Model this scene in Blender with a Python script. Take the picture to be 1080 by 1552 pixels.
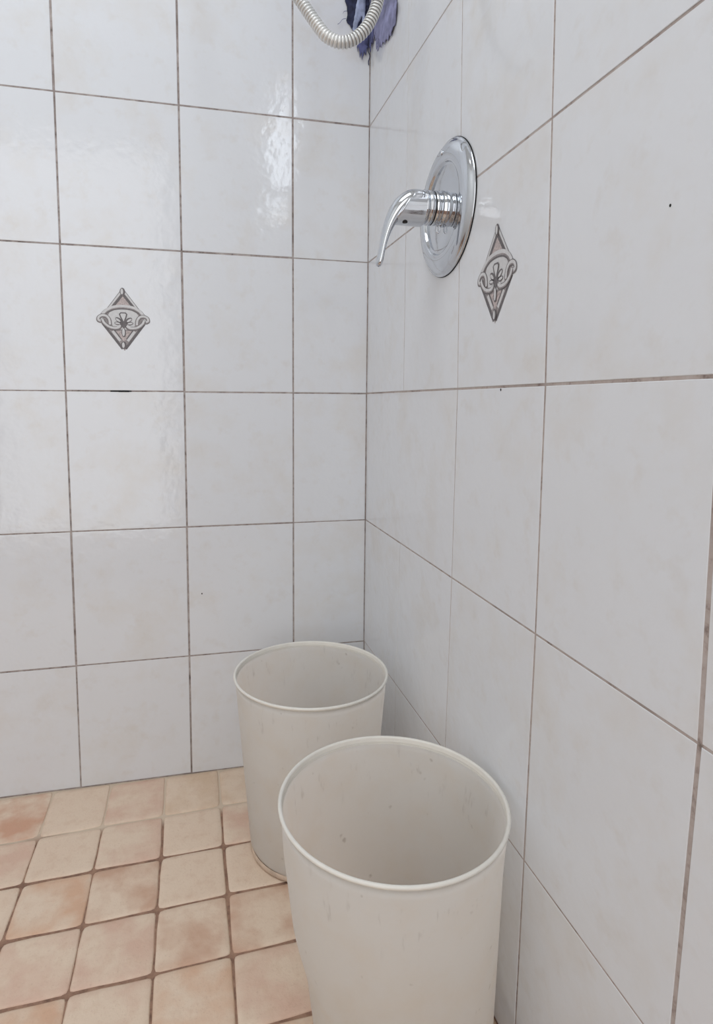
import bpy, math, random
from mathutils import Vector, Matrix, noise

random.seed(7)
for o in list(bpy.data.objects):
    bpy.data.objects.remove(o, do_unlink=True)
scene = bpy.context.scene
COL = scene.collection

# ------------------------------------------------------------------ camera
cam_data = bpy.data.cameras.new('camera')
cam = bpy.data.objects.new('camera', cam_data)
COL.objects.link(cam)
scene.camera = cam
cam_data.sensor_fit = 'HORIZONTAL'
cam_data.sensor_width = 36.0
cam_data.lens = 36.0 * 920.845 / 1080.0
cam_data.shift_x = (540.0 - 504.93) / 1080.0
cam_data.shift_y = (704.54 - 776.0) / 1080.0
cam_data.clip_start = 0.02
_f = Vector((0.2269, 0.9686, -0.1014)).normalized()
_r = Vector((0.9737, -0.2276, 0.0051))
_r = (_r - _f * _r.dot(_f)).normalized()
_u = _r.cross(_f)
cam.matrix_world = Matrix(((_r.x, _u.x, -_f.x, -0.3371), (_r.y, _u.y, -_f.y, -1.1543),
                           (_r.z, _u.z, -_f.z, 0.7220), (0, 0, 0, 1)))

# ------------------------------------------------------------------ world, window daylight, added fill, exposure
world = bpy.data.worlds.new('world')
scene.world = world
world.use_nodes = True
bg = world.node_tree.nodes['Background']
bg.inputs['Color'].default_value = (0.86, 0.93, 1.0, 1)
bg.inputs['Strength'].default_value = 1.0

WIN = (-1.46, -0.935, 1.43, 1.82)      # window in the right wall: y0, y1, z0, z1
DOOR = (-1.35, -0.45, 2.05)            # doorway in the rear wall: x0, x1, height
ROOM_X, ROOM_Y, ROOM_Z = -1.62, -2.35, 2.45


def area(name, loc, direction, sx, sy, power, col):
    d = bpy.data.lights.new(name, 'AREA')
    d.shape = 'RECTANGLE'
    d.size, d.size_y = sx, sy
    d.energy = power
    d.color = col
    o = bpy.data.objects.new(name, d)
    COL.objects.link(o)
    o.location = loc
    o.rotation_euler = Vector(direction).to_track_quat('-Z', 'Y').to_euler()
    return o


area('window_daylight', (0.004, (WIN[0] + WIN[1]) / 2, (WIN[2] + WIN[3]) / 2), (-1, 0, 0),
     WIN[1] - WIN[0], WIN[3] - WIN[2], 4.6, (0.82, 0.91, 1.0))
area('doorway_fill', ((DOOR[0] + DOOR[1]) / 2, ROOM_Y - 0.1, DOOR[2] / 2), (0, 1, 0),
     DOOR[1] - DOOR[0], DOOR[2], 8.0, (1.0, 0.94, 0.89))  # added warm fill across the unseen doorway, for ambient light low down
area('overhead_fill', (-0.80, -1.05, ROOM_Z - 0.02), (0, 0, -1), 0.9, 0.9, 10.5, (0.88, 0.945, 1.0))  # added soft overhead fill that grades the walls; no ceiling lamp is built

scene.view_settings.view_transform = 'Standard'
scene.view_settings.look = 'None'
scene.view_settings.gamma = 1.0
scene.view_settings.use_curve_mapping = False
scene.view_settings.exposure = 0.10
scene.cycles.caustics_reflective = False
scene.cycles.caustics_refractive = False


# ------------------------------------------------------------------ helpers
def s2l(c):
    return tuple(((x / 255.0) / 12.92 if x <= 10 else (((x / 255.0) + 0.055) / 1.055) ** 2.4) for x in c) + (1.0,)


class NT:
    """small helper around a material node tree"""
    def __init__(self, name):
        self.m = bpy.data.materials.new(name)
        self.m.use_nodes = True
        self.t = self.m.node_tree
        self.b = self.t.nodes['Principled BSDF']
        self.out = self.t.nodes['Material Output']

    def n(self, kind, **kw):
        nd = self.t.nodes.new(kind)
        for k, v in kw.items():
            if k.startswith('i_'):
                key = k[2:].replace('_', ' ')
                nd.inputs[key].default_value = v
            else:
                setattr(nd, k, v)
        return nd

    def l(self, a, b):
        self.t.links.new(a, b)

    def noise(self, vec, scale, detail=3.0, rough=0.55):
        nd = self.n('ShaderNodeTexNoise')
        nd.inputs['Scale'].default_value = scale
        nd.inputs['Detail'].default_value = detail
        nd.inputs['Roughness'].default_value = rough
        if vec is not None:
            self.l(vec, nd.inputs['Vector'])
        return nd.outputs['Fac']

    def ramp(self, fac, stops):
        nd = self.n('ShaderNodeValToRGB')
        cr = nd.color_ramp
        while len(cr.elements) < len(stops):
            cr.elements.new(0.5)
        for e, (p, c) in zip(cr.elements, stops):
            e.position = p
            e.color = c
        self.l(fac, nd.inputs['Fac'])
        return nd.outputs['Color']

    def mix(self, fac, a, b, mode='MIX'):
        nd = self.n('ShaderNodeMix', data_type='RGBA', blend_type=mode)
        for sock, val in ((nd.inputs[0], fac), (nd.inputs[6], a), (nd.inputs[7], b)):
            if isinstance(val, (int, float, tuple)):
                sock.default_value = val
            else:
                self.l(val, sock)
        return nd.outputs[2]

    def math(self, op, a, b=None):
        nd = self.n('ShaderNodeMath', operation=op)
        for k, v in enumerate((a, b)):
            if v is None:
                continue
            if isinstance(v, (int, float)):
                nd.inputs[k].default_value = v
            else:
                self.l(v, nd.inputs[k])
        return nd.outputs[0]

    def bump(self, h, strength, dist):
        nd = self.n('ShaderNodeBump')
        nd.inputs['Strength'].default_value = strength
        nd.inputs['Distance'].default_value = dist
        self.l(h, nd.inputs['Height'])
        return nd.outputs['Normal']

    def shifted(self, amount=13.0):
        """position plus a random shift for each object, so alike pieces differ"""
        g = self.n('ShaderNodeNewGeometry')
        oi = self.n('ShaderNodeObjectInfo')
        sc = self.n('ShaderNodeVectorMath', operation='SCALE')
        cx = self.n('ShaderNodeCombineXYZ')
        self.l(oi.outputs['Random'], cx.inputs[0])
        self.l(oi.outputs['Random'], cx.inputs[1])
        self.l(cx.outputs[0], sc.inputs[0])
        sc.inputs['Scale'].default_value = amount
        ad = self.n('ShaderNodeVectorMath', operation='ADD')
        self.l(g.outputs['Position'], ad.inputs[0])
        self.l(sc.outputs[0], ad.inputs[1])
        return ad.outputs[0]


BW = lambda v: (v, v, v, 1)


def mat_wall_tile():
    t = NT('glazed_wall_tile')
    v = t.shifted()
    big = t.noise(v, 11.0, 4.0, 0.6)
    f1 = t.ramp(big, [(0.50, BW(0)), (0.74, BW(1))])
    small = t.noise(v, 34.0, 3.0, 0.6)
    f2 = t.ramp(small, [(0.56, BW(0)), (0.76, BW(1))])
    base = s2l((222, 224, 228))
    c = t.mix(t.math('MULTIPLY', f1, 0.42), base, s2l((214, 208, 200)))
    c = t.mix(t.math('MULTIPLY', f2, 0.26), c, s2l((206, 198, 188)))
    t.l(c, t.b.inputs['Base Color'])
    t.b.inputs['Roughness'].default_value = 0.10
    t.b.inputs['IOR'].default_value = 1.5
    h = t.noise(v, 36.0, 2.0, 0.5)
    h2 = t.noise(v, 140.0, 2.0, 0.5)
    hh = t.math('ADD', h, t.math('MULTIPLY', h2, 0.22))
    t.l(t.bump(hh, 0.18, 0.003), t.b.inputs['Normal'])
    return t.m


def mat_wall_grout(name, mid, dark, patch):
    t = NT(name)
    g = t.n('ShaderNodeNewGeometry').outputs['Position']
    a = t.noise(g, 7.0, 3.0, 0.6)
    b = t.noise(g, 55.0, 4.0, 0.7)
    c = t.ramp(b, [(0.28, s2l(dark)), (0.46, s2l(mid)), (0.75, s2l((190, 182, 179)))])
    c = t.mix(t.ramp(a, [(0.52, BW(0)), (0.70, BW(patch))]), c, s2l((110, 97, 92)))
    t.l(c, t.b.inputs['Base Color'])
    t.b.inputs['Roughness'].default_value = 0.9
    return t.m


def mat_floor_grout():
    t = NT('floor_grout')
    g = t.n('ShaderNodeNewGeometry').outputs['Position']
    sep = t.n('ShaderNodeSeparateXYZ')
    t.l(g, sep.inputs[0])
    b = t.noise(g, 60.0, 4.0, 0.7)
    dark = t.ramp(b, [(0.30, s2l((112, 84, 70))), (0.55, s2l((158, 124, 104))), (0.8, s2l((178, 146, 124)))])
    # fresher pale grout along the back wall
    w = t.math('ADD', sep.outputs[1], t.math('MULTIPLY', t.noise(g, 9.0, 2.0), 0.06))
    f = t.ramp(t.math('ADD', t.math('MULTIPLY', w, 10.0), 1.3), [(0.22, BW(0)), (0.42, BW(1))])
    c = t.mix(f, dark, s2l((212, 193, 172)))
    t.l(c, t.b.inputs['Base Color'])
    t.b.inputs['Roughness'].default_value = 0.9
    t.l(t.bump(b, 0.4, 0.002), t.b.inputs['Normal'])
    return t.m


def mat_floor_tile():
    t = NT('terracotta_floor_tile')
    v = t.shifted(7.0)
    oi = t.n('ShaderNodeObjectInfo')
    big = t.noise(v, 16.0, 3.0, 0.55)
    mid = t.noise(v, 48.0, 5.0, 0.65)
    fine = t.noise(v, 260.0, 4.0, 0.7)
    f = t.ramp(big, [(0.40, BW(0)), (0.64, BW(1))])
    c = t.mix(t.math('MULTIPLY', f, 0.75), s2l((228, 206, 184)), oi.outputs['Color'])
    f2 = t.ramp(mid, [(0.50, BW(0)), (0.72, BW(1))])
    c = t.mix(t.math('MULTIPLY', f2, 0.35), c, s2l((205, 168, 142)))
    c = t.mix(t.math('MULTIPLY', t.ramp(fine, [(0.56, BW(0)), (0.75, BW(1))]), 0.35), c, s2l((186, 150, 126)))
    t.l(c, t.b.inputs['Base Color'])
    t.b.inputs['Roughness'].default_value = 0.55
    h = t.math('ADD', mid, t.math('MULTIPLY', fine, 0.5))
    t.l(t.bump(h, 0.25, 0.003), t.b.inputs['Normal'])
    return t.m


def mat_plain(name, col, rough=0.6, metal=0.0, var=0.08, scale=40.0, bump=0.0):
    t = NT(name)
    co = t.n('ShaderNodeTexCoord').outputs['Object']
    nz = t.noise(co, scale, 3.0, 0.6)
    c = s2l(col)
    d = tuple(x * (1 - var * 2) for x in c[:3]) + (1,)
    e = tuple(min(1, x * (1 + var)) for x in c[:3]) + (1,)
    t.l(t.ramp(nz, [(0.3, d), (0.7, e)]), t.b.inputs['Base Color'])
    t.b.inputs['Roughness'].default_value = rough
    t.b.inputs['Metallic'].default_value = metal
    if bump:
        t.l(t.bump(nz, bump, 0.002), t.b.inputs['Normal'])
    return t.m


def mat_chrome():
    t = NT('chrome')
    co = t.n('ShaderNodeTexCoord').outputs['Object']
    nz = t.noise(co, 60.0, 4.0, 0.7)
    t.b.inputs['Metallic'].default_value = 1.0
    t.b.inputs['Base Color'].default_value = s2l((204, 207, 212))
    t.l(t.ramp(nz, [(0.45, BW(0.05)), (0.75, BW(0.16))]), t.b.inputs['Roughness'])
    return t.m


def mat_plastic():
    """milky translucent plastic with scuffs and water marks"""
    t = NT('milky_plastic')
    tc = t.n('ShaderNodeTexCoord').outputs['Object']
    sep = t.n('ShaderNodeSeparateXYZ')
    t.l(tc, sep.inputs[0])
    ang = t.math('ARCTAN2', sep.outputs[1], sep.outputs[0])
    z = sep.outputs[2]
    cyl = t.n('ShaderNodeCombineXYZ')
    t.l(t.math('MULTIPLY', ang, 14.0), cyl.inputs[0])
    t.l(t.math('MULTIPLY', z, 22.0), cyl.inputs[1])
    streak = t.noise(cyl.outputs[0], 1.0, 3.0, 0.6)
    # a broken ring of smudges below the rim
    ringn = t.math('ABSOLUTE', t.math('SUBTRACT', z, 0.252))
    ring = t.ramp(t.math('MULTIPLY', ringn, 20.0), [(0.1, BW(1)), (0.8, BW(0))])
    smudge = t.math('MULTIPLY', t.ramp(streak, [(0.60, BW(0)), (0.74, BW(1))]), ring)
    blot = t.noise(tc, 24.0, 4.0, 0.6)
    spots = t.ramp(t.noise(tc, 60.0, 2.0, 0.5), [(0.70, BW(0)), (0.78, BW(1))])
    c = t.mix(t.math('MULTIPLY', t.ramp(blot, [(0.45, BW(0)), (0.75, BW(1))]), 0.5), s2l((250, 248, 245)), s2l((247, 241, 233)))
    c = t.mix(t.math('MULTIPLY', smudge, 0.30), c, s2l((158, 148, 140)))
    c = t.mix(t.math('MULTIPLY', spots, 0.35), c, s2l((150, 138, 124)))
    t.l(c, t.b.inputs['Base Color'])
    t.b.inputs['Roughness'].default_value = 0.42
    t.l(t.bump(blot, 0.12, 0.004), t.b.inputs['Normal'])
    tr = t.n('ShaderNodeBsdfTranslucent')
    t.l(c, tr.inputs['Color'])
    ms = t.n('ShaderNodeMixShader')
    ms.inputs[0].default_value = 0.78
    t.l(t.b.outputs[0], ms.inputs[1])
    t.l(tr.outputs[0], ms.inputs[2])
    t.l(ms.outputs[0], t.out.inputs['Surface'])
    return t.m


def mat_hose():
    t = NT('ribbed_hose_metal')
    co = t.n('ShaderNodeTexCoord').outputs['Object']
    nz = t.noise(co, 25.0, 3.0, 0.6)
    t.l(t.ramp(nz, [(0.35, s2l((208, 208, 206))), (0.65, s2l((232, 231, 228)))]), t.b.inputs['Base Color'])
    t.b.inputs['Metallic'].default_value = 0.45
    t.b.inputs['Roughness'].default_value = 0.3
    return t.m


M = dict(
    tile=mat_wall_tile(), wgrout=mat_wall_grout('wall_grout', (156, 145, 141), (94, 84, 81), 0.7), wgrout_pale=mat_wall_grout('pale_wall_grout', (176, 163, 157), (122, 108, 102), 0.55), fgrout=mat_floor_grout(), ftile=mat_floor_tile(),
    paint=mat_plain('white_wall_paint', (226, 224, 220), 0.8, 0, 0.02, 8.0),
    chrome=mat_chrome(), plastic=mat_plastic(), hose=mat_hose(),
    black=mat_plain('black_void', (22, 20, 20), 0.8),
    frame=mat_plain('white_window_frame', (235, 235, 235), 0.4),
    rim=mat_plain('thick_plastic_rim', (228, 224, 216), 0.4, 0, 0.02, 60.0),
    groove=mat_plain('hose_groove_grey', (136, 134, 131), 0.5, 0.2),  # darker grey for the narrow grooves between the rings
    foot=mat_plain('brownish_plastic_foot', (206, 184, 164), 0.6, 0, 0.12, 50.0),  # browner beige than the bucket body
    m_dark=mat_plain('motif_dark_grey', (98, 92, 94), 0.35, 0, 0.15, 300.0),
    m_mid=mat_plain('motif_taupe', (150, 142, 142), 0.35, 0, 0.18, 260.0),
    m_light=mat_plain('motif_light_grey', (206, 205, 206), 0.35, 0, 0.05, 200.0),
    m_pink=mat_plain('motif_pinkish_taupe', (190, 176, 174), 0.35, 0, 0.22, 330.0),
    navy=mat_plain('navy_fabric', (52, 56, 84), 0.9, 0, 0.35, 60.0, 0.6),
    lavender=mat_plain('lavender_blue_fabric', (146, 147, 182), 0.9, 0, 0.22, 45.0, 0.6),
    pale=mat_plain('pale_blue_fabric', (170, 180, 208), 0.9, 0, 0.2, 50.0, 0.5),
    blue=mat_plain('slate_blue_fabric', (96, 100, 142), 0.9, 0, 0.3, 60.0, 0.6),
)


def mesh_obj(name, verts, faces, mats, parent=None, smooth=False, fmat=None, mw=None):
    me = bpy.data.meshes.new(name)
    me.from_pydata([tuple(v) for v in verts], [], faces)
    for m in (mats if isinstance(mats, (list, tuple)) else [mats]):
        me.materials.append(m)
    if fmat:
        me.polygons.foreach_set('material_index', fmat)
    if smooth:
        me.polygons.foreach_set('use_smooth', [True] * len(me.polygons))
    me.update()
    o = bpy.data.objects.new(name, me)
    COL.objects.link(o)
    if parent:
        o.parent = parent
    if mw is not None:
        o.matrix_local = mw
    return o


def tag(o, label, cat, group=None, kind=None):
    o['label'] = label
    o['category'] = cat
    if group:
        o['group'] = group
    if kind:
        o['kind'] = kind
    return o


def empty(name, loc=(0, 0, 0)):
    o = bpy.data.objects.new(name, None)
    o.empty_display_size = 0.05
    COL.objects.link(o)
    o.location = loc
    return o


def boxes(lst):
    vs, fs = [], []
    for (x0, x1, y0, y1, z0, z1) in lst:
        b = len(vs)
        vs += [(x0, y0, z0), (x1, y0, z0), (x1, y1, z0), (x0, y1, z0), (x0, y0, z1), (x1, y0, z1), (x1, y1, z1), (x0, y1, z1)]
        fs += [tuple(b + i for i in q) for q in ((0, 3, 2, 1), (4, 5, 6, 7), (0, 1, 5, 4), (1, 2, 6, 5), (2, 3, 7, 6), (3, 0, 4, 7))]
    return vs, fs


def inset(poly, d):
    """inset a convex counter-clockwise polygon by d"""
    n = len(poly)
    out = []
    for i in range(n):
        p0, p1, p2 = Vector(poly[i - 1]), Vector(poly[i]), Vector(poly[(i + 1) % n])
        a = (p1 - p0).normalized()
        b = (p2 - p1).normalized()
        na, nb = Vector((-a.y, a.x)), Vector((-b.y, b.x))
        k = na + nb
        k = k / max(k.length_squared, 1e-9) * 2.0
        out.append(p1 + k * d)
    return out


def slab(poly, top, bottom, bevel):
    """a tile: convex polygon with a soft bevelled upper edge; local XY, normal +Z"""
    n = len(poly)
    inn = inset(poly, bevel)
    vs = [(p[0], p[1], top) for p in inn] + [(p[0], p[1], top - bevel * 0.7) for p in poly] + [(p[0], p[1], bottom) for p in poly]
    fs = [tuple(range(n))]
    for i in range(n):
        j = (i + 1) % n
        fs.append((n + i, n + j, j, i))
        fs.append((2 * n + i, 2 * n + j, n + j, n + i))
    return vs, fs


# ------------------------------------------------------------------ the room shell
Z_ROWS = [0.0, 0.2375, 0.4890, 0.7408, 0.9906, 1.2390, 1.4890, 1.7390, 1.9890, 2.2390, ROOM_Z]
REC = 0.0005     # joint depth below the tile faces
TH = 0.10

v, f = boxes([(ROOM_X - TH, TH, REC, TH, -0.05, ROOM_Z)])
wall_back = tag(mesh_obj('wall_back', v, f, M['wgrout']), 'white glazed tile wall behind the buckets with brownish grout lines', 'wall', kind='structure')
y0, y1, z0, z1 = WIN
v, f = boxes([(REC, TH, y1, REC, -0.05, ROOM_Z), (REC, TH, ROOM_Y, y0, -0.05, ROOM_Z),
              (REC, TH, y0, y1, -0.05, z0), (REC, TH, y0, y1, z1, ROOM_Z)])
wall_right = tag(mesh_obj('wall_right', v, f, M['wgrout_pale']), 'white glazed tile wall on the right carrying the chrome valve', 'wall', kind='structure')
v, f = boxes([(ROOM_X - TH, ROOM_X, ROOM_Y - TH, 0.0, -0.05, ROOM_Z)])
tag(mesh_obj('wall_left', v, f, M['paint']), 'plain white painted wall opposite the valve', 'wall', kind='structure')
v, f = boxes([(ROOM_X, DOOR[0], ROOM_Y - TH, ROOM_Y, -0.05, ROOM_Z), (DOOR[1], 0.0, ROOM_Y - TH, ROOM_Y, -0.05, ROOM_Z),
              (DOOR[0], DOOR[1], ROOM_Y - TH, ROOM_Y, DOOR[2], ROOM_Z)])
tag(mesh_obj('wall_rear', v, f, M['paint']), 'plain white painted wall with an open doorway', 'wall', kind='structure')
v, f = boxes([(ROOM_X - TH, TH, ROOM_Y - TH, TH, ROOM_Z, ROOM_Z + 0.08)])
tag(mesh_obj('ceiling', v, f, M['paint']), 'plain white painted ceiling of the bathroom', 'ceiling', kind='structure')
v, f = boxes([(ROOM_X - TH, TH, ROOM_Y - TH, TH, -0.08, -0.0014)])
floor = tag(mesh_obj('floor', v, f, M['fgrout']), 'small terracotta and cream floor tiles with brown grout', 'floor', kind='structure')
# window frame with two panes
win = tag(empty('window_1', (0.022, (y0 + y1) / 2, z0)), 'small two-pane bathroom window in the right tile wall', 'window', kind='structure')
hw, hh = (y1 - y0) / 2, z1 - z0
v, f = boxes([(-0.015, 0.015, -hw, -hw + 0.03, 0, hh), (-0.015, 0.015, hw - 0.03, hw, 0, hh), (-0.015, 0.015, -hw + 0.03, hw - 0.03, 0, 0.03),
              (-0.015, 0.015, -hw + 0.03, hw - 0.03, hh - 0.03, hh), (-0.015, 0.015, -0.012, 0.012, 0.03, hh - 0.03)])
mesh_obj('window_frame', v, f, M['frame'], win)

BACK = Matrix(((1, 0, 0, 0), (0, 0, -1, 0), (0, 1, 0, 0), (0, 0, 0, 1)))       # u -> +x, v -> +z, normal -y
RIGHT = Matrix(((0, 0, -1, 0), (-1, 0, 0, 0), (0, 1, 0, 0), (0, 0, 0, 1)))      # u -> -y, v -> +z, normal -x


def wall_tile(wall, frame, quad, gaps, tilt=0.0016):
    """quad: four joint corners (u, v) counter-clockwise; gaps: half joints (bottom, right, top, left)"""
    c = [Vector(q) for q in quad]
    (gb, gr, gt, gl) = gaps
    c = [Vector((c[0].x + gl, c[0].y + gb)), Vector((c[1].x - gr, c[1].y + gb)), Vector((c[2].x - gr, c[2].y - gt)), Vector((c[3].x + gl, c[3].y - gt))]
    ctr = sum(c, Vector((0, 0))) / 4
    v, f = slab([p - ctr for p in c], 0.0, -0.007, 0.0005)
    rot = Matrix.Rotation(random.uniform(-tilt, tilt), 4, 'X') @ Matrix.Rotation(random.uniform(-tilt, tilt), 4, 'Y')
    return mesh_obj('tile', v, f, M['tile'], wall, mw=frame @ Matrix.Translation((ctr.x, ctr.y, 0)) @ rot), ctr


# back wall: columns from the corner leftwards
UB = [0.0, -0.1462, -0.3478, -0.5505, -0.7530, -0.9555, -1.1580, -1.3605, -1.5630, ROOM_X]
motif_back = None
for j in range(len(Z_ROWS) - 1):
    for i in range(len(UB) - 1):
        u1, u0 = UB[i], UB[i + 1]
        jit = lambda: random.uniform(-0.0005, 0.0005)
        o, ctr = wall_tile(wall_back, BACK, [(u0, Z_ROWS[j]), (u1, Z_ROWS[j]), (u1, Z_ROWS[j + 1]), (u0, Z_ROWS[j + 1])],
                           (0.0013 + jit(), 0.0015 + jit(), 0.0013 + jit(), 0.0015 + jit()))
        if i == 2 and j == 3:
            motif_back = o


def interp(tab, z):
    tab = sorted(tab)
    if z <= tab[0][0]:
        return tab[0][1]
    for (a, p), (b, q) in zip(tab, tab[1:]):
        if z <= b:
            return p + (q - p) * (z - a) / (b - a)
    return tab[-1][1]


# right wall: the joints wander a little, as measured at each course
V0 = [(0, .193), (.2375, .1955), (.489, .2075), (.7408, .2115), (1.239, .2080), (1.4, .2050)]
V1 = [(0, .403), (.2375, .4070), (.489, .4145), (.7408, .4180), (.9906, .4100), (1.239, .4030)]
V2 = [(0, .6100), (.2375, .6145), (.489, .6192), (.7408, .6192), (.9906, .6128), (1.239, .6060)]
V3 = [(0, .8130), (.2375, .8178), (.489, .8250), (.7408, .8225), (.9906, .8170), (1.239, .8150)]
KC = [(0, 0.0), (3, 0.0)]
lin = lambda x: [(0, x), (3, x)]
RCOLS = [(KC, .0012), (V0, .0008), (V1, .0009), (V2, .0015), (V3, .0020), (lin(1.022), .0015), (lin(1.224), .0015), (lin(1.426), .0015),
         (lin(1.628), .0015), (lin(1.83), .0015), (lin(2.03), .0015), (lin(2.23), .0015), (lin(-ROOM_Y), .0015)]
motif_right = None
wu0, wu1 = -WIN[1], -WIN[0]
for j in range(len(Z_ROWS) - 1):
    za, zb = Z_ROWS[j], Z_ROWS[j + 1]
    cols = [c for k, c in enumerate(RCOLS) if not (k == 1 and j == 2)]     # one wide cut tile in the third course
    for (ca, ga), (cb, gb) in zip(cols, cols[1:]):
        q = [(interp(ca, za), za), (interp(cb, za), za), (interp(cb, zb), zb), (interp(ca, zb), zb)]
        ua, ub = q[0][0], q[1][0]
        pieces = []
        if ub <= wu0 + .003 or ua >= wu1 - .003 or zb <= WIN[2] + .003 or za >= WIN[3] - .003:
            pieces.append(q)
        else:                                                               # cut around the window opening
            if ua < wu0 - .01:
                pieces.append([(ua, za), (wu0, za), (wu0, zb), (ua, zb)])
            if ub > wu1 + .01:
                pieces.append([(wu1, za), (ub, za), (ub, zb), (wu1, zb)])
            a, b = max(ua, wu0), min(ub, wu1)
            if za < WIN[2] - .01:
                pieces.append([(a, za), (b, za), (b, WIN[2]), (a, WIN[2])])
            if zb > WIN[3] + .01:
                pieces.append([(a, WIN[3]), (b, WIN[3]), (b, zb), (a, zb)])
        thick = 0.0014 if j != 3 else 0.0018
        for q in pieces:
            o, ctr = wall_tile(wall_right, RIGHT, q, (0.0014 if j == 3 else 0.0011, gb, 0.0014 if j == 2 else 0.0011, ga))
            if j == 3 and abs(ctr.x - 0.515) < 0.05:
                motif_right = o

# ------------------------------------------------------------------ the printed diamond ornaments
def make_motif():
    vs, fs, fm = [], [], []
    K = 0.1262e-3
    layer = [0]

    def P(x, y):
        return ((x - 511) * K, (585 - y) * K)

    def poly(pts, m, h):
        b = len(vs)
        for x, y in pts:
            vs.append((*P(x, y), h))
        fs.append(tuple(range(b, b + len(pts))))
        fm.append(m)

    def smooth(pts, n=6):
        out = []
        for i in range(len(pts) - 1):
            p = [Vector(pts[max(0, min(len(pts) - 1, i + k))]) for k in (-1, 0, 1, 2)]
            for s in range(n):
                t = s / n
                out.append(0.5 * ((2 * p[1]) + (p[2] - p[0]) * t + (2 * p[0] - 5 * p[1] + 4 * p[2] - p[3]) * t * t + (3 * p[1] - p[0] - 3 * p[2] + p[3]) * t ** 3))
        out.append(Vector(pts[-1]))
        return out

    def ribbon(pts, w, m, h, off=(0, 0), sm=True):
        p = smooth(pts) if sm else [Vector(q) for q in pts]
        b = len(vs)
        for i, q in enumerate(p):
            t = (p[min(i + 1, len(p) - 1)] - p[max(i - 1, 0)]).normalized()
            n = Vector((-t.y, t.x))
            ww = w / 2
            for s in (-1, 1):
                k = q + n * ww * s + Vector(off)
                vs.append((*P(k.x, k.y), h))
        for i in range(len(p) - 1):
            fs.append((b + 2 * i, b + 2 * i + 1, b + 2 * i + 3, b + 2 * i + 2))
            fm.append(m)

    def ell(cx, cy, rx, ry, m, h, rot=0.0, n=14):
        pts = []
        for i in range(n):
            a = 2 * math.pi * i / n
            x, y = rx * math.cos(a), ry * math.sin(a)
            pts.append((cx + x * math.cos(rot) - y * math.sin(rot), cy + x * math.sin(rot) + y * math.cos(rot)))
        poly(pts, m, h)

    D, Mi, Li, Pk = 0, 1, 2, 3
    T, B, Lf, Rt = (505, 152), (518, 1018), (225, 585), (797, 585)
    h = 0.0001
    s = 0.00005
    poly([T, Rt, B, Lf], Mi, h)                                             # ground of the diamond
    poly([(505, 240), (640, 400), (511, 380), (385, 395)], Pk, h + s)       # upper field
    poly([(300, 545), (330, 490), (400, 455), (511, 440), (620, 455), (690, 490), (725, 545), (650, 690), (511, 730), (375, 690)], Li, h + s)
    poly([(410, 745), (620, 740), (516, 900)], Pk, h + s)                   # lower field
    for sx in (-1, 1):
        mx = lambda x: 511 + sx * (x - 511)
        R = lambda pts: [(mx(x), y) for x, y in pts]
        # upper rails: pale outside, dark inside
        ribbon(R([(520, 185), (770, 515)]), 30, Li, h + 2 * s, sm=False)
        ribbon(R([(522, 250), (655, 420)]), 34, D, h + 3 * s, sm=False)
        ribbon(R([(516, 158), (790, 528)]), 6, D, h + 4 * s, sm=False)
        # lower rails: dark outside, pale inside
        ribbon(R([(790, 640), (530, 990)]), 34, D, h + 2 * s, sm=False)
        ribbon(R([(660, 745), (560, 880)]), 34, Li, h + 3 * s, sm=False)
        ribbon(R([(632, 735), (545, 855)]), 12, D, h + 4 * s, sm=False)
    arch = [(232, 520), (290, 462), (380, 418), (511, 402), (640, 418), (730, 465), (780, 525)]
    ribbon(arch, 62, D, h + 5 * s, off=(0, 12))
    ribbon(arch, 46, Mi, h + 6 * s, off=(0, 5))
    ribbon(arch, 34, Li, h + 7 * s, off=(0, -4))
    for sx in (-1, 1):
        mx = lambda x: 511 + sx * (x - 511)
        R = lambda pts: [(mx(x), y) for x, y in pts]
        s1 = R([(795, 612), (840, 600), (835, 560), (790, 535), (735, 545), (700, 590), (690, 660)])
        s2 = R([(790, 590), (765, 640), (700, 690), (620, 705), (570, 690), (553, 660)])
        for pth, q in ((s1, 0), (s2, 3)):
            ribbon(pth, 54, D, h + (8 + q) * s, off=(0, 4))
            ribbon(pth, 40, Mi, h + (9 + q) * s, off=(0, 2))
            ribbon(pth, 26, Li, h + (10 + q) * s, off=(0, -3))
        # side petals
        for (ang, ln, w) in ((0.95, 125, 30), (1.45, 118, 24), (1.9, 96, 18)):
            cx, cy = 515 + sx * math.sin(ang) * ln * 0.62, 650 - math.cos(ang) * ln * 0.75
            r = math.atan2(-math.cos(ang), sx * math.sin(ang))
            ell(cx, cy, ln * 0.46, w, D, h + 12 * s, r)
            ell(cx + sx * 12, cy - 2, ln * 0.30, w * 0.5, Li, h + 13 * s, r)
    poly([(515, 660), (470, 560), (452, 510), (475, 485), (545, 485), (566, 510), (552, 560)], D, h + 14 * s)
    poly([(514, 610), (482, 545), (470, 512), (485, 500), (535, 500), (548, 514), (538, 550)], Li, h + 15 * s)
    poly([(490, 600), (514, 650), (538, 600), (560, 660), (515, 710), (470, 660)], D, h + 14.5 * s)
    ell(511, 765, 30, 62, D, h + 14 * s)
    ell(508, 760, 18, 54, Li, h + 15 * s)
    for cy in (200, 938):
        ell(508, cy, 36, 52, D, h + 14 * s)
        ell(501, cy, 18, 40, Li, h + 15 * s)
    return vs, fs, fm


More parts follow.
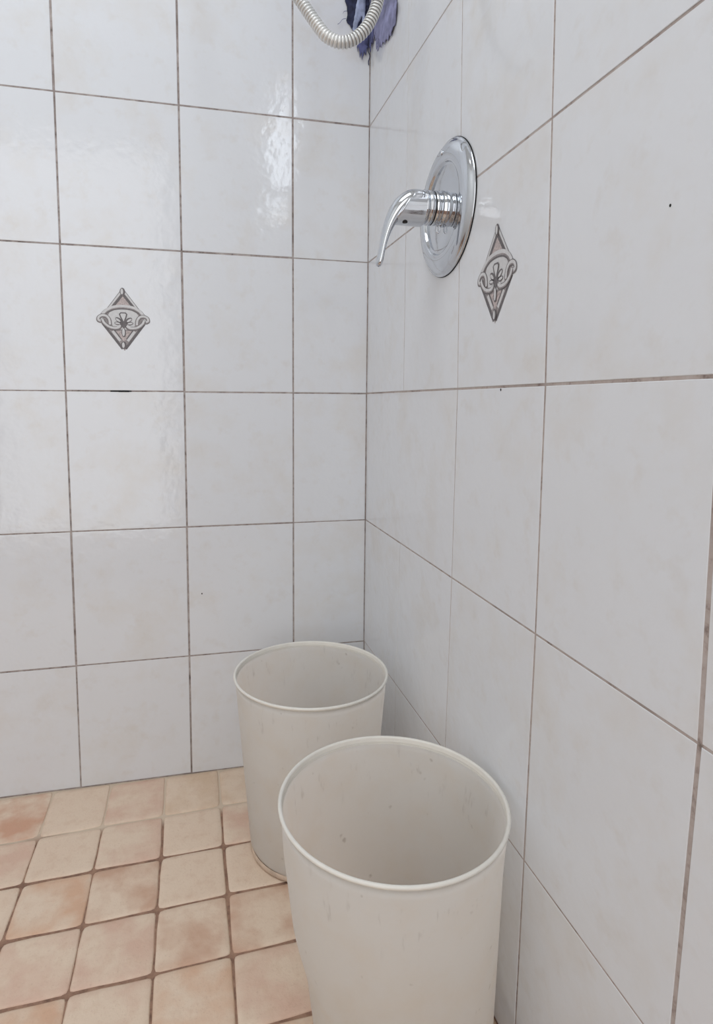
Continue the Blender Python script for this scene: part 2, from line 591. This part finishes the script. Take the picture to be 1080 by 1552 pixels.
mv, mf, mm = make_motif()
mats = [M['m_dark'], M['m_mid'], M['m_light'], M['m_pink']]
mb = mesh_obj('ornament', mv, mf, mats, motif_back, fmat=mm)
mb['label'] = 'grey diamond ornament with scrolls printed on the tile'
mb.location = (-0.001, 0.0010, 0.0)
mr = bpy.data.objects.new('ornament', mb.data)
COL.objects.link(mr)
mr.parent = motif_right
mr['label'] = 'grey diamond ornament with scrolls printed on the tile'
mr.location = (-0.0015, 0.0008, 0.0)

# a dark gap where grout fell out, and small specks on the tiles
v, f = boxes([(-0.476, -0.462, -0.0002, 0.006, 0.7399, 0.7422), (-0.462, -0.444, -0.0002, 0.006, 0.7394, 0.7424), (-0.444, -0.440, -0.0002, 0.006, 0.7400, 0.7418)])
g = mesh_obj('grout_gap', v, f, M['black'], wall_back)
for wall, fr, u, w, r in ((wall_back, BACK, -0.3225, 0.3590, 0.0012), (wall_right, RIGHT, 0.7690, 0.8640, 0.0009), (wall_right, RIGHT, 0.532, 0.7376, 0.0012)):
    n = 8
    pts = [(r * math.cos(2 * math.pi * k / n), r * 1.3 * math.sin(2 * math.pi * k / n)) for k in range(n)]
    sv, sf = slab(pts, 0.0003, -0.001, 0.0001)
    mesh_obj('speck', sv, sf, M['black'], wall, mw=fr @ Matrix.Translation((u, w, 0)))

# ------------------------------------------------------------------ floor tiles
def floor_mesh(k):
    rnd = random.Random(k)
    hs = 0.0483
    base = [(-hs, -hs), (hs, -hs), (hs, hs), (-hs, hs)]
    base = [Vector((x + rnd.uniform(-.0011, .0011), y + 0.048 * x + rnd.uniform(-.0011, .0011))) for x, y in base]
    pts = []
    for i in range(4):
        p0, p1, p2 = base[i - 1], base[i], base[(i + 1) % 4]
        r = rnd.uniform(.005, .008)
        a = p1 + (p0 - p1).normalized() * r
        b = p1 + (p2 - p1).normalized() * r
        pts += [a, a * .25 + b * .25 + p1 * .5, b]
        q = p2 + (p1 - p2).normalized() * 0.009
        nn = Vector((-(p2 - p1).y, (p2 - p1).x)).normalized()
        for t in (0.33, 0.67):
            pts.append(b.lerp(q, t) - nn * rnd.uniform(-0.0002, 0.0010))
    n = len(pts)
    inn = inset(pts, 0.0022)
    inn2 = [q * 0.85 for q in inn]
    vs = [(q.x, q.y, 0.0002) for q in inn2] + [(q.x, q.y, -0.0001) for q in inn] + [(q.x, q.y, -0.0012) for q in pts] + [(q.x, q.y, -0.012) for q in pts]
    fs = [tuple(range(n))]
    for i in range(n):
        j = (i + 1) % n
        for lv in range(3):
            fs.append((n * (lv + 1) + i, n * (lv + 1) + j, n * lv + j, n * lv + i))
    me = bpy.data.meshes.new('floor_tile')
    me.from_pydata(vs, [], fs)
    me.materials.append(M['ftile'])
    me.polygons.foreach_set('use_smooth', [True] * len(me.polygons))
    me.update()
    return me


FM = [floor_mesh(k) for k in range(5)]
CREAM, PINK, TERRA, ORANGE, TAN = (226, 202, 180), (214, 176, 156), (196, 152, 126), (212, 166, 134), (214, 186, 158)
TONES = {(0, 0): (200, 142, 112), (1, 0): CREAM, (2, 0): PINK, (3, 0): TAN, (4, 0): TAN,
         (0, 1): PINK, (1, 1): CREAM, (2, 1): PINK, (3, 1): CREAM, (4, 1): PINK,
         (0, 2): CREAM, (1, 2): ORANGE, (2, 2): TERRA, (3, 2): CREAM, (4, 2): CREAM,
         (0, 3): ORANGE, (1, 3): PINK, (2, 3): PINK, (3, 3): TERRA, (4, 3): TERRA,
         (1, 4): ORANGE, (2, 4): PINK, (3, 4): ORANGE, (4, 4): PINK, (3, 5): TERRA}
tone_list = [CREAM, PINK, TERRA, ORANGE, TAN, CREAM]
for i in range(-5, 7):
    for j in range(0, 12):
        x = -0.646 + 0.0997 * i
        y = -0.0655 - 0.1013 * j + 0.048 * (x + 0.397)
        wid = 1.0
        if i == 6:
            wid = 0.46
            x = -0.0235
        sy = 1.0
        if j == 0:
            lo = -0.1162 + 0.048 * (x + 0.397) + 0.0022
            hi = -0.0035 if i > 0 else -0.0045
            y, sy = (lo + hi) / 2, (hi - lo) / 0.0966
        o = bpy.data.objects.new('floor_tile', FM[(i * 3 + j * 5) % 5])
        COL.objects.link(o)
        o.parent = floor
        o.location = (x, y, random.uniform(-0.0004, 0.0003))
        o.rotation_euler = (random.uniform(-.003, .003), random.uniform(-.003, .003), random.choice((0, math.pi)) + random.uniform(-.006, .006))
        o.scale = (wid, sy, 1)
        o.color = s2l(TONES.get((i, j), random.choice(tone_list)))

# ------------------------------------------------------------------ buckets
def lathe(profile, n=96, warp=None):
    vs, fs = [], []
    for k, (r, z) in enumerate(profile):
        for i in range(n):
            a = 2 * math.pi * i / n
            x, y = r * math.cos(a), r * math.sin(a)
            if warp:
                x, y = warp(x, y, z, a)
            vs.append((x, y, z))
    for k in range(len(profile) - 1):
        for i in range(n):
            j = (i + 1) % n
            fs.append((k * n + i, k * n + j, (k + 1) * n + j, (k + 1) * n + i))
    return vs, fs


def bucket(loc, r0, r1, H, label, warp=None, turn=0.0):
    t = empty('bucket', loc)
    tag(t, label, 'bucket', 'milky plastic buckets in the shower')
    t.rotation_euler = (0, 0, turn)
    th = 0.0022
    R = lambda z: r0 + (r1 - 0.0024 - r0) * z / H
    prof = [(0.0001, 0.004), (r0 * 0.55, 0.003), (r0 - 0.012, 0.002), (r0 - 0.006, 0.0035), (r0 - 0.002, 0.008)]
    N = 26
    for k in range(N + 1):
        z = 0.014 + (H - 0.006 - 0.014) * k / N
        prof.append((R(z), z))
    for k in range(N, -1, -1):
        z = 0.014 + (H - 0.006 - 0.014) * k / N
        prof.append((R(z) - th, z))
    prof += [(r0 - 0.006, 0.010), (r0 - 0.014, 0.0065), (0.0001, 0.0065)]
    v, f = lathe(prof, 96, warp)
    mesh_obj('body', v, f, M['plastic'], t, smooth=True)
    # rolled rim with a short skirt below it
    rr = 0.0022
    prof = []
    rc = r1 - rr
    zc = H - rr
    prof.append((R(H - 0.006) - 0.0004, H - 0.0062))
    for k in range(9):
        a = -math.pi * 0.25 + math.pi * 1.25 * k / 8
        prof.append((rc + rr * math.cos(a), zc + rr * math.sin(a)))
    prof.append((R(H - 0.008) - th - 0.0001, H - 0.009))
    v, f = lathe(prof, 96, warp)
    mesh_obj('rim', v, f, M['rim'], t, smooth=True)
    # foot ring
    prof = [(r0 - 0.010, 0.0015), (r0 - 0.008, 0.0), (r0 - 0.0005, 0.0), (r0 + 0.0012, 0.0018), (r0 + 0.0010, 0.0065), (r0 - 0.0006, 0.0085)]
    v, f = lathe(prof, 96, warp)
    mesh_obj('foot_ring', v, f, M['foot'], t, smooth=True)
    return t


def warp_front(x, y, z, a):
    """the lower body is pushed over towards the wall, which dents the left flank"""
    k = max(0.0, min(1.0, (0.165 - z) / 0.075))
    k = k * k * (3 - 2 * k)
    left = max(0.0, -math.cos(a))
    return x + 0.008 * k * left + 0.012 * (1 - max(0, min(1, z / 0.24))), y


bucket((-0.1555, -0.2290, 0.0006), 0.0980, 0.1240, 0.2915, 'milky white plastic bucket standing at the back near the corner')
bucket((-0.1315, -0.5660, 0.0006), 0.1015, 0.1240, 0.2960, 'milky white plastic bucket in front, nearest the camera, with wide open rim', warp_front, 0.0)

# ------------------------------------------------------------------ shower valve
YC, ZC = -0.372, 0.9785


def xlathe(profile, n=64):
    """profile of (radius, distance from the wall); axis runs along -x"""
    vs, fs = lathe([(r, d) for r, d in profile], n)
    return [(-z, x, y) for x, y, z in vs], [tuple(reversed(q)) for q in fs]


valve = tag(empty('shower_valve', (0, YC, ZC)), 'round chrome shower valve with curved lever handle on the right tile wall', 'shower valve')
prof = [(0.0852, 0.0002), (0.0862, 0.0010), (0.0862, 0.0022), (0.0850, 0.0032), (0.0836, 0.0036), (0.0828, 0.0048),
        (0.0795, 0.0072), (0.0745, 0.0094), (0.0685, 0.0106), (0.0630, 0.0110), (0.0592, 0.0106), (0.0576, 0.0092), (0.0569, 0.0066),
        (0.0560, 0.0060), (0.0540, 0.0064), (0.0400, 0.0070), (0.0215, 0.0072)]
v, f = xlathe(prof, 96)
mesh_obj('escutcheon', v, f, M['chrome'], valve, smooth=True)
prof = [(0.0225, 0.0070), (0.0228, 0.0100), (0.0215, 0.0112), (0.0213, 0.0165), (0.0216, 0.0172), (0.0216, 0.0215), (0.0206, 0.0222), (0.0206, 0.0240)]
v, f = xlathe(prof)
mesh_obj('sleeve', v, f, M['chrome'], valve, smooth=True)
prof = [(0.0200, 0.0236), (0.0212, 0.0240), (0.0218, 0.0252), (0.0218, 0.0290), (0.0210, 0.0302), (0.0204, 0.0306), (0.0204, 0.0318),
        (0.0212, 0.0322), (0.0219, 0.0334), (0.0219, 0.0362), (0.0212, 0.0370), (0.0200, 0.0372)]
v, f = xlathe(prof)
mesh_obj('collar', v, f, M['chrome'], valve, smooth=True)
v, f = xlathe([(0.0200, 0.0222), (0.0211, 0.0224), (0.0211, 0.0240), (0.0200, 0.0242)])
mesh_obj('gap_shade_ring', v, f, M['black'], valve, smooth=True)  # black ring painting in the shade of the sleeve-collar gap
v, f = xlathe([(0.0800, 0.0001), (0.0868, 0.0001), (0.0868, 0.0009), (0.0800, 0.0010)], 96)
mesh_obj('dark_edge_ring', v, f, M['black'], valve)  # thin black ring added as a dark accent around the plate edge
# handle body: a short cylinder whose front end is cut back along the lever
hv, hf = [], []
n, rows = 48, 10
for k in range(rows + 1):
    s = k / rows
    for i in range(n):
        a = 2 * math.pi * i / n
        r = 0.0222 - 0.0006 * s
        y, z = r * math.cos(a), r * math.sin(a)
        front = 0.0500 + (0.0222 - z) / 0.0444 * 0.0290
        d = 0.0368 + (front - 0.0368) * s
        hv.append((-d, y, z - 0.0022))
hf = [(k * n + i, (k + 1) * n + i, (k + 1) * n + (i + 1) % n, k * n + (i + 1) % n) for k in range(rows) for i in range(n)]
hf.append(tuple(reversed([rows * n + i for i in range(n)])))
hf = [tuple(reversed(q)) for q in hf]
body = mesh_obj('handle', hv, hf, M['chrome'], valve, smooth=True)
for p in body.data.polygons:
    if len(p.vertices) > 4:
        p.use_smooth = False
bv = body.modifiers.new('bevel', 'BEVEL')
bv.width = 0.0015
bv.segments = 3
bv.limit_method = 'ANGLE'
# lever: spoon-shaped strip arching over the top and down to a rounded tip
path = [(-.0385, .9860, .0205, .0110), (-.0450, .9866, .0214, .0122), (-.0530, .9846, .0212, .0134), (-.0615, .9790, .0197, .0132), (-.0690, .9715, .0172, .0116),
        (-.0757, .9620, .0144, .0092), (-.0812, .9510, .0120, .0072), (-.0855, .9390, .0102, .0056), (-.0888, .9265, .0092, .0047), (-.0912, .9150, .0088, .0044),
        (-.0928, .9075, .0086, .0048), (-.0938, .9035, .0074, .0046), (-.0944, .9008, .0052, .0034), (-.0947, .8998, .0020, .0014)]


def cat(pts, n):
    out = []
    P = [Vector(p) for p in pts]
    for i in range(len(P) - 1):
        p = [P[max(0, min(len(P) - 1, i + k))] for k in (-1, 0, 1, 2)]
        for s in range(n):
            t = s / n
            out.append(0.5 * ((2 * p[1]) + (p[2] - p[0]) * t + (2 * p[0] - 5 * p[1] + 4 * p[2] - p[3]) * t * t + (3 * p[1] - p[0] - 3 * p[2] + p[3]) * t ** 3))
    out.append(P[-1])
    return out


pp = cat([(a, b, c, d) for a, b, c, d in path], 4)
lv, lf = [], []
n = 28
for k, q in enumerate(pp):
    a, b = pp[max(0, k - 1)], pp[min(len(pp) - 1, k + 1)]
    tx, tz = b[0] - a[0], b[1] - a[1]
    ln = math.hypot(tx, tz)
    nx, nz = tz / ln, -tx / ln           # outward normal of the strip in the x-z plane
    for i in range(n):
        an = 2 * math.pi * i / n
        ca, sa = math.cos(an), math.sin(an)
        w = q[2] * math.copysign(abs(ca) ** 0.8, ca)
        h = q[3] * math.copysign(abs(sa) ** 0.9, sa) * (1.0 if sa > 0 else 0.80)
        lv.append((q[0] + nx * h, w, q[1] - ZC + nz * h))
for k in range(len(pp) - 1):
    for i in range(n):
        j = (i + 1) % n
        lf.append((k * n + i, k * n + j, (k + 1) * n + j, (k + 1) * n + i))
lf.append(tuple(range(n)))
lf.append(tuple(reversed([(len(pp) - 1) * n + i for i in range(n)])))
mesh_obj('lever', lv, lf, M['chrome'], body, smooth=True)
# set screw hole under the handle and the little hanging loop below the sleeve
sv, sf = lathe([(0.0001, -0.0006), (0.0030, -0.0006), (0.0034, 0.0), (0.0034, 0.003)], 16)
mesh_obj('set_screw', [(x - 0.062, y - 0.008, z - 0.0229) for x, y, z in sv], sf, M['black'], body)
tv, tf = [], []
for i in range(20):
    a = 2 * math.pi * i / 20
    for j in range(8):
        b = 2 * math.pi * j / 8
        r = 1.0
        cx, cz = 0.0022 * math.cos(a), 0.0050 * math.sin(a)
        tv.append((-0.0125 + (0.0010 * math.cos(b) + 1) * 0 + cx + 0.0009 * math.cos(b) * math.cos(a), 0.0009 * math.sin(b), -0.0258 + cz + 0.0009 * math.cos(b) * math.sin(a)))
for i in range(20):
    for j in range(8):
        tf.append((i * 8 + j, ((i + 1) % 20) * 8 + j, ((i + 1) % 20) * 8 + (j + 1) % 8, i * 8 + (j + 1) % 8))
mesh_obj('wire_loop', tv, tf, M['chrome'], valve, smooth=True)
sv, sf = xlathe([(0.0001, 0.0120), (0.0030, 0.0118), (0.0036, 0.0112), (0.0036, 0.0090)], 20)
mesh_obj('plate_screw', [(x, y, z + 0.071) for x, y, z in sv], sf, M['chrome'], valve, smooth=True)

# ------------------------------------------------------------------ shower hose loop
hose_root = tag(empty('shower_hose', (0, -0.312, 1.62)), 'ribbed pale metal shower hose hanging in a loop before the blue patch', 'shower hose')
hp = [(-.205, -.300, 1.60), (-.2230, -.292, 1.50), (-.2260, -.284, 1.40), (-.2160, -.282, 1.320), (-.1965, -.2835, 1.2820), (-.1828, -.2866, 1.2627), (-.1705, -.2908, 1.2440), (-.1590, -.2960, 1.2265),
      (-.1492, -.3005, 1.2140), (-.1330, -.3052, 1.2065), (-.1165, -.3086, 1.2092), (-.1000, -.3115, 1.2222), (-.0878, -.3123, 1.2430), (-.0812, -.3117, 1.2640),
      (-.0755, -.3120, 1.300), (-.0715, -.3120, 1.38), (-.0715, -.3120, 1.48), (-.0715, -.3120, 1.60)]
cp = cat(hp, 40)
# even arc-length samples
L = [0.0]
for a, b in zip(cp, cp[1:]):
    L.append(L[-1] + (b - a).length)
pitch, sub = 0.0044, 6
ns = int(L[-1] / pitch) * sub
pts = []
k = 0
for s in range(ns + 1):
    d = L[-1] * s / ns
    while k < len(L) - 2 and L[k + 1] < d:
        k += 1
    t = (d - L[k]) / max(1e-9, L[k + 1] - L[k])
    pts.append(cp[k].lerp(cp[k + 1], t))
hv, hf = [], []
n = 18
side = Vector((0, 1, 0))
prof = [0.0066, 0.0079, 0.0083, 0.0084, 0.0083, 0.0077]
for s, q in enumerate(pts):
    tg = (pts[min(s + 1, ns)] - pts[max(s - 1, 0)]).normalized()
    a1 = (side - tg * side.dot(tg)).normalized()
    a2 = tg.cross(a1)
    r = prof[s % sub]
    for i in range(n):
        an = 2 * math.pi * i / n
        hv.append(q + (a1 * math.cos(an) + a2 * math.sin(an)) * r - Vector((0, -0.312, 1.62)))
for s in range(ns):
    for i in range(n):
        j = (i + 1) % n
        hf.append((s * n + i, s * n + j, (s + 1) * n + j, (s + 1) * n + i))
mesh_obj('hose', hv, hf, [M['hose'], M['groove']], hose_root, smooth=True, fmat=[1 if s % sub in (0,) else 0 for s in range(ns) for i in range(n)])
# the water outlet it hangs from: flange, pipe along -x, two nuts
ov, of = [], []


def add(vf):
    b = len(ov)
    ov.extend(vf[0])
    of.extend([tuple(b + i for i in q) for q in vf[1]])


add(xlathe([(0.030, 0.0), (0.030, 0.004), (0.024, 0.009), (0.011, 0.011), (0.011, 0.205), (0.0085, 0.212), (0.0001, 0.213)], 32))
for dx in (0.0715, 0.204):
    vv, ff = lathe([(0.0001, -0.032), (0.0110, -0.032), (0.0120, -0.028), (0.0120, -0.006), (0.0001, -0.004)], 12)
    add(([(x - dx, y + (0.010 if dx > .1 else 0), z) for x, y, z in vv], ff))
mesh_obj('wall_outlet', ov, of, M['chrome'], hose_root, smooth=True)

# ------------------------------------------------------------------ torn blue fabric in the corner
torn = tag(empty('torn_fabric', (0, 0, 1.36)), 'torn ragged blue fabric stuck in the corner behind the hose', 'fabric')


def ragged(outline, rough, seed, sub=7):
    rnd = random.Random(seed)
    out = []
    n = len(outline)
    for i in range(n):
        a, b = Vector(outline[i]), Vector(outline[(i + 1) % n])
        m = max(1, int((b - a).length / 0.004))
        nrm = Vector((-(b - a).y, (b - a).x)).normalized()
        for s in range(m):
            p = a.lerp(b, s / m)
            if s:
                p = p + nrm * rnd.uniform(-rough, rough)
            out.append(p)
    return out


def sheet(name, outline, frame, off, mat, rough=0.0012, seed=1, thick=0.0014, wave=0.0016):
    """a ragged cloth piece: filled outline, slightly wavy, with thickness, lying in front of a wall"""
    pts = ragged(outline, rough, seed)
    import bmesh
    bm = bmesh.new()
    vs = [bm.verts.new((p.x, p.y, 0)) for p in pts]
    es = [bm.edges.new((vs[i], vs[(i + 1) % len(vs)])) for i in range(len(vs))]
    bmesh.ops.triangle_fill(bm, use_beauty=True, use_dissolve=False, edges=es)
    bmesh.ops.subdivide_edges(bm, edges=[e for e in bm.edges if not e.is_boundary], cuts=2, use_grid_fill=True)
    bmesh.ops.triangulate(bm, faces=bm.faces[:])
    for q in bm.verts:
        k = noise.noise(Vector((q.co.x * 70 + seed, q.co.y * 30, seed * 3.1)))
        q.co.z = off + wave * (k + 0.6)
    bm.normal_update()
    up = sum((fc.normal.z for fc in bm.faces))
    if up < 0:
        bmesh.ops.reverse_faces(bm, faces=bm.faces[:])
    me = bpy.data.meshes.new(name)
    bm.to_mesh(me)
    bm.free()
    me.materials.append(mat)
    me.polygons.foreach_set('use_smooth', [True] * len(me.polygons))
    o = bpy.data.objects.new(name, me)
    COL.objects.link(o)
    o.parent = torn
    o.matrix_local = Matrix.Translation((0, 0, -1.36)) @ frame
    so = o.modifiers.new('solidify', 'SOLIDIFY')
    so.thickness = thick
    so.offset = -1.0
    return o


# back wall pieces (u = x, v = z)
sheet('navy_piece', [(-.052, 1.52), (-.050, 1.455), (-.045, 1.432), (-.047, 1.419), (-.038, 1.407), (-.031, 1.398), (-.026, 1.404), (-.022, 1.392), (-.004, 1.392), (-.004, 1.52)],
      BACK, 0.0016, M['navy'], 0.0014, 3)
sheet('pale_piece', [(-.024, 1.50), (-.028, 1.450), (-.033, 1.420), (-.036, 1.404), (-.031, 1.396), (-.026, 1.412), (-.018, 1.430), (-.016, 1.400), (-.012, 1.402), (-.012, 1.452), (-.016, 1.50)],
      BACK, 0.0042, M['pale'], 0.0008, 5)
sheet('blue_piece', [(-.024, 1.400), (-.027, 1.384), (-.025, 1.366), (-.0235, 1.376), (-.021, 1.357), (-.0185, 1.366), (-.0165, 1.353), (-.013, 1.372), (-.010, 1.362), (-.008, 1.376), (-.006, 1.374), (-.003, 1.392), (-.003, 1.412), (-.014, 1.41)],
      BACK, 0.0040, M['blue'], 0.0012, 8)
# right wall pieces (u = -y)
sheet('lavender_piece', [(.003, 1.52), (.003, 1.395), (.012, 1.378), (.022, 1.374), (.032, 1.384), (.040, 1.368), (.044, 1.372), (.047, 1.350), (.050, 1.366), (.053, 1.344), (.058, 1.364), (.064, 1.345),
                         (.070, 1.350), (.076, 1.338), (.084, 1.346), (.095, 1.333), (.104, 1.338),
                         (.112, 1.330), (.120, 1.337), (.130, 1.328), (.141, 1.336), (.148, 1.334), (.153, 1.344), (.158, 1.356), (.151, 1.372), (.150, 1.40), (.140, 1.46), (.12, 1.52)],
      RIGHT, 0.0018, M['lavender'], 0.0020, 11, wave=0.0024)
sheet('slate_piece', [(.003, 1.43), (.003, 1.392), (.007, 1.374), (.011, 1.384), (.015, 1.362), (.020, 1.378), (.026, 1.372), (.034, 1.400), (.038, 1.43)],
      RIGHT, 0.0046, M['blue'], 0.0014, 14)
# frayed threads at the left edge
for pth in ([(-.048, -.004, 1.420), (-.055, -.005, 1.417), (-.060, -.004, 1.411), (-.064, -.004, 1.408)], [(-.046, -.004, 1.433), (-.052, -.005, 1.431), (-.054, -.004, 1.428)],
            [(-.033, -.004, 1.404), (-.034, -.005, 1.396), (-.032, -.004, 1.386)]):
    q = cat(pth, 4)
    tv = [(p[0], p[1] + 0.0006 * math.cos(a), p[2] - 1.36 + 0.0006 * math.sin(a)) for p in q for a in (0, 2.1, 4.2)]
    tf = [(3 * k + i, 3 * k + (i + 1) % 3, 3 * k + 3 + (i + 1) % 3, 3 * k + 3 + i) for k in range(len(q) - 1) for i in range(3)]
    mesh_obj('thread', tv, tf, M['blue'], torn)
# loose thread hanging down along the corner
tv, tf = [], []
tp = cat([(-.0045, -.0050, 1.400), (-.0030, -.0040, 1.385), (-.0060, -.0040, 1.372), (-.0022, -.0035, 1.362), (-.0045, -.0035, 1.352), (-.0040, -.0030, 1.346)], 6)
for s, q in enumerate(tp):
    for i in range(6):
        an = 2 * math.pi * i / 6
        tv.append((q[0] + 0.0009 * math.cos(an), q[1] + 0.0009 * math.sin(an), q[2] - 1.36))
for s in range(len(tp) - 1):
    for i in range(6):
        j = (i + 1) % 6
        tf.append((s * 6 + i, s * 6 + j, (s + 1) * 6 + j, (s + 1) * 6 + i))
mesh_obj('thread', tv, tf, M['navy'], torn, smooth=True)
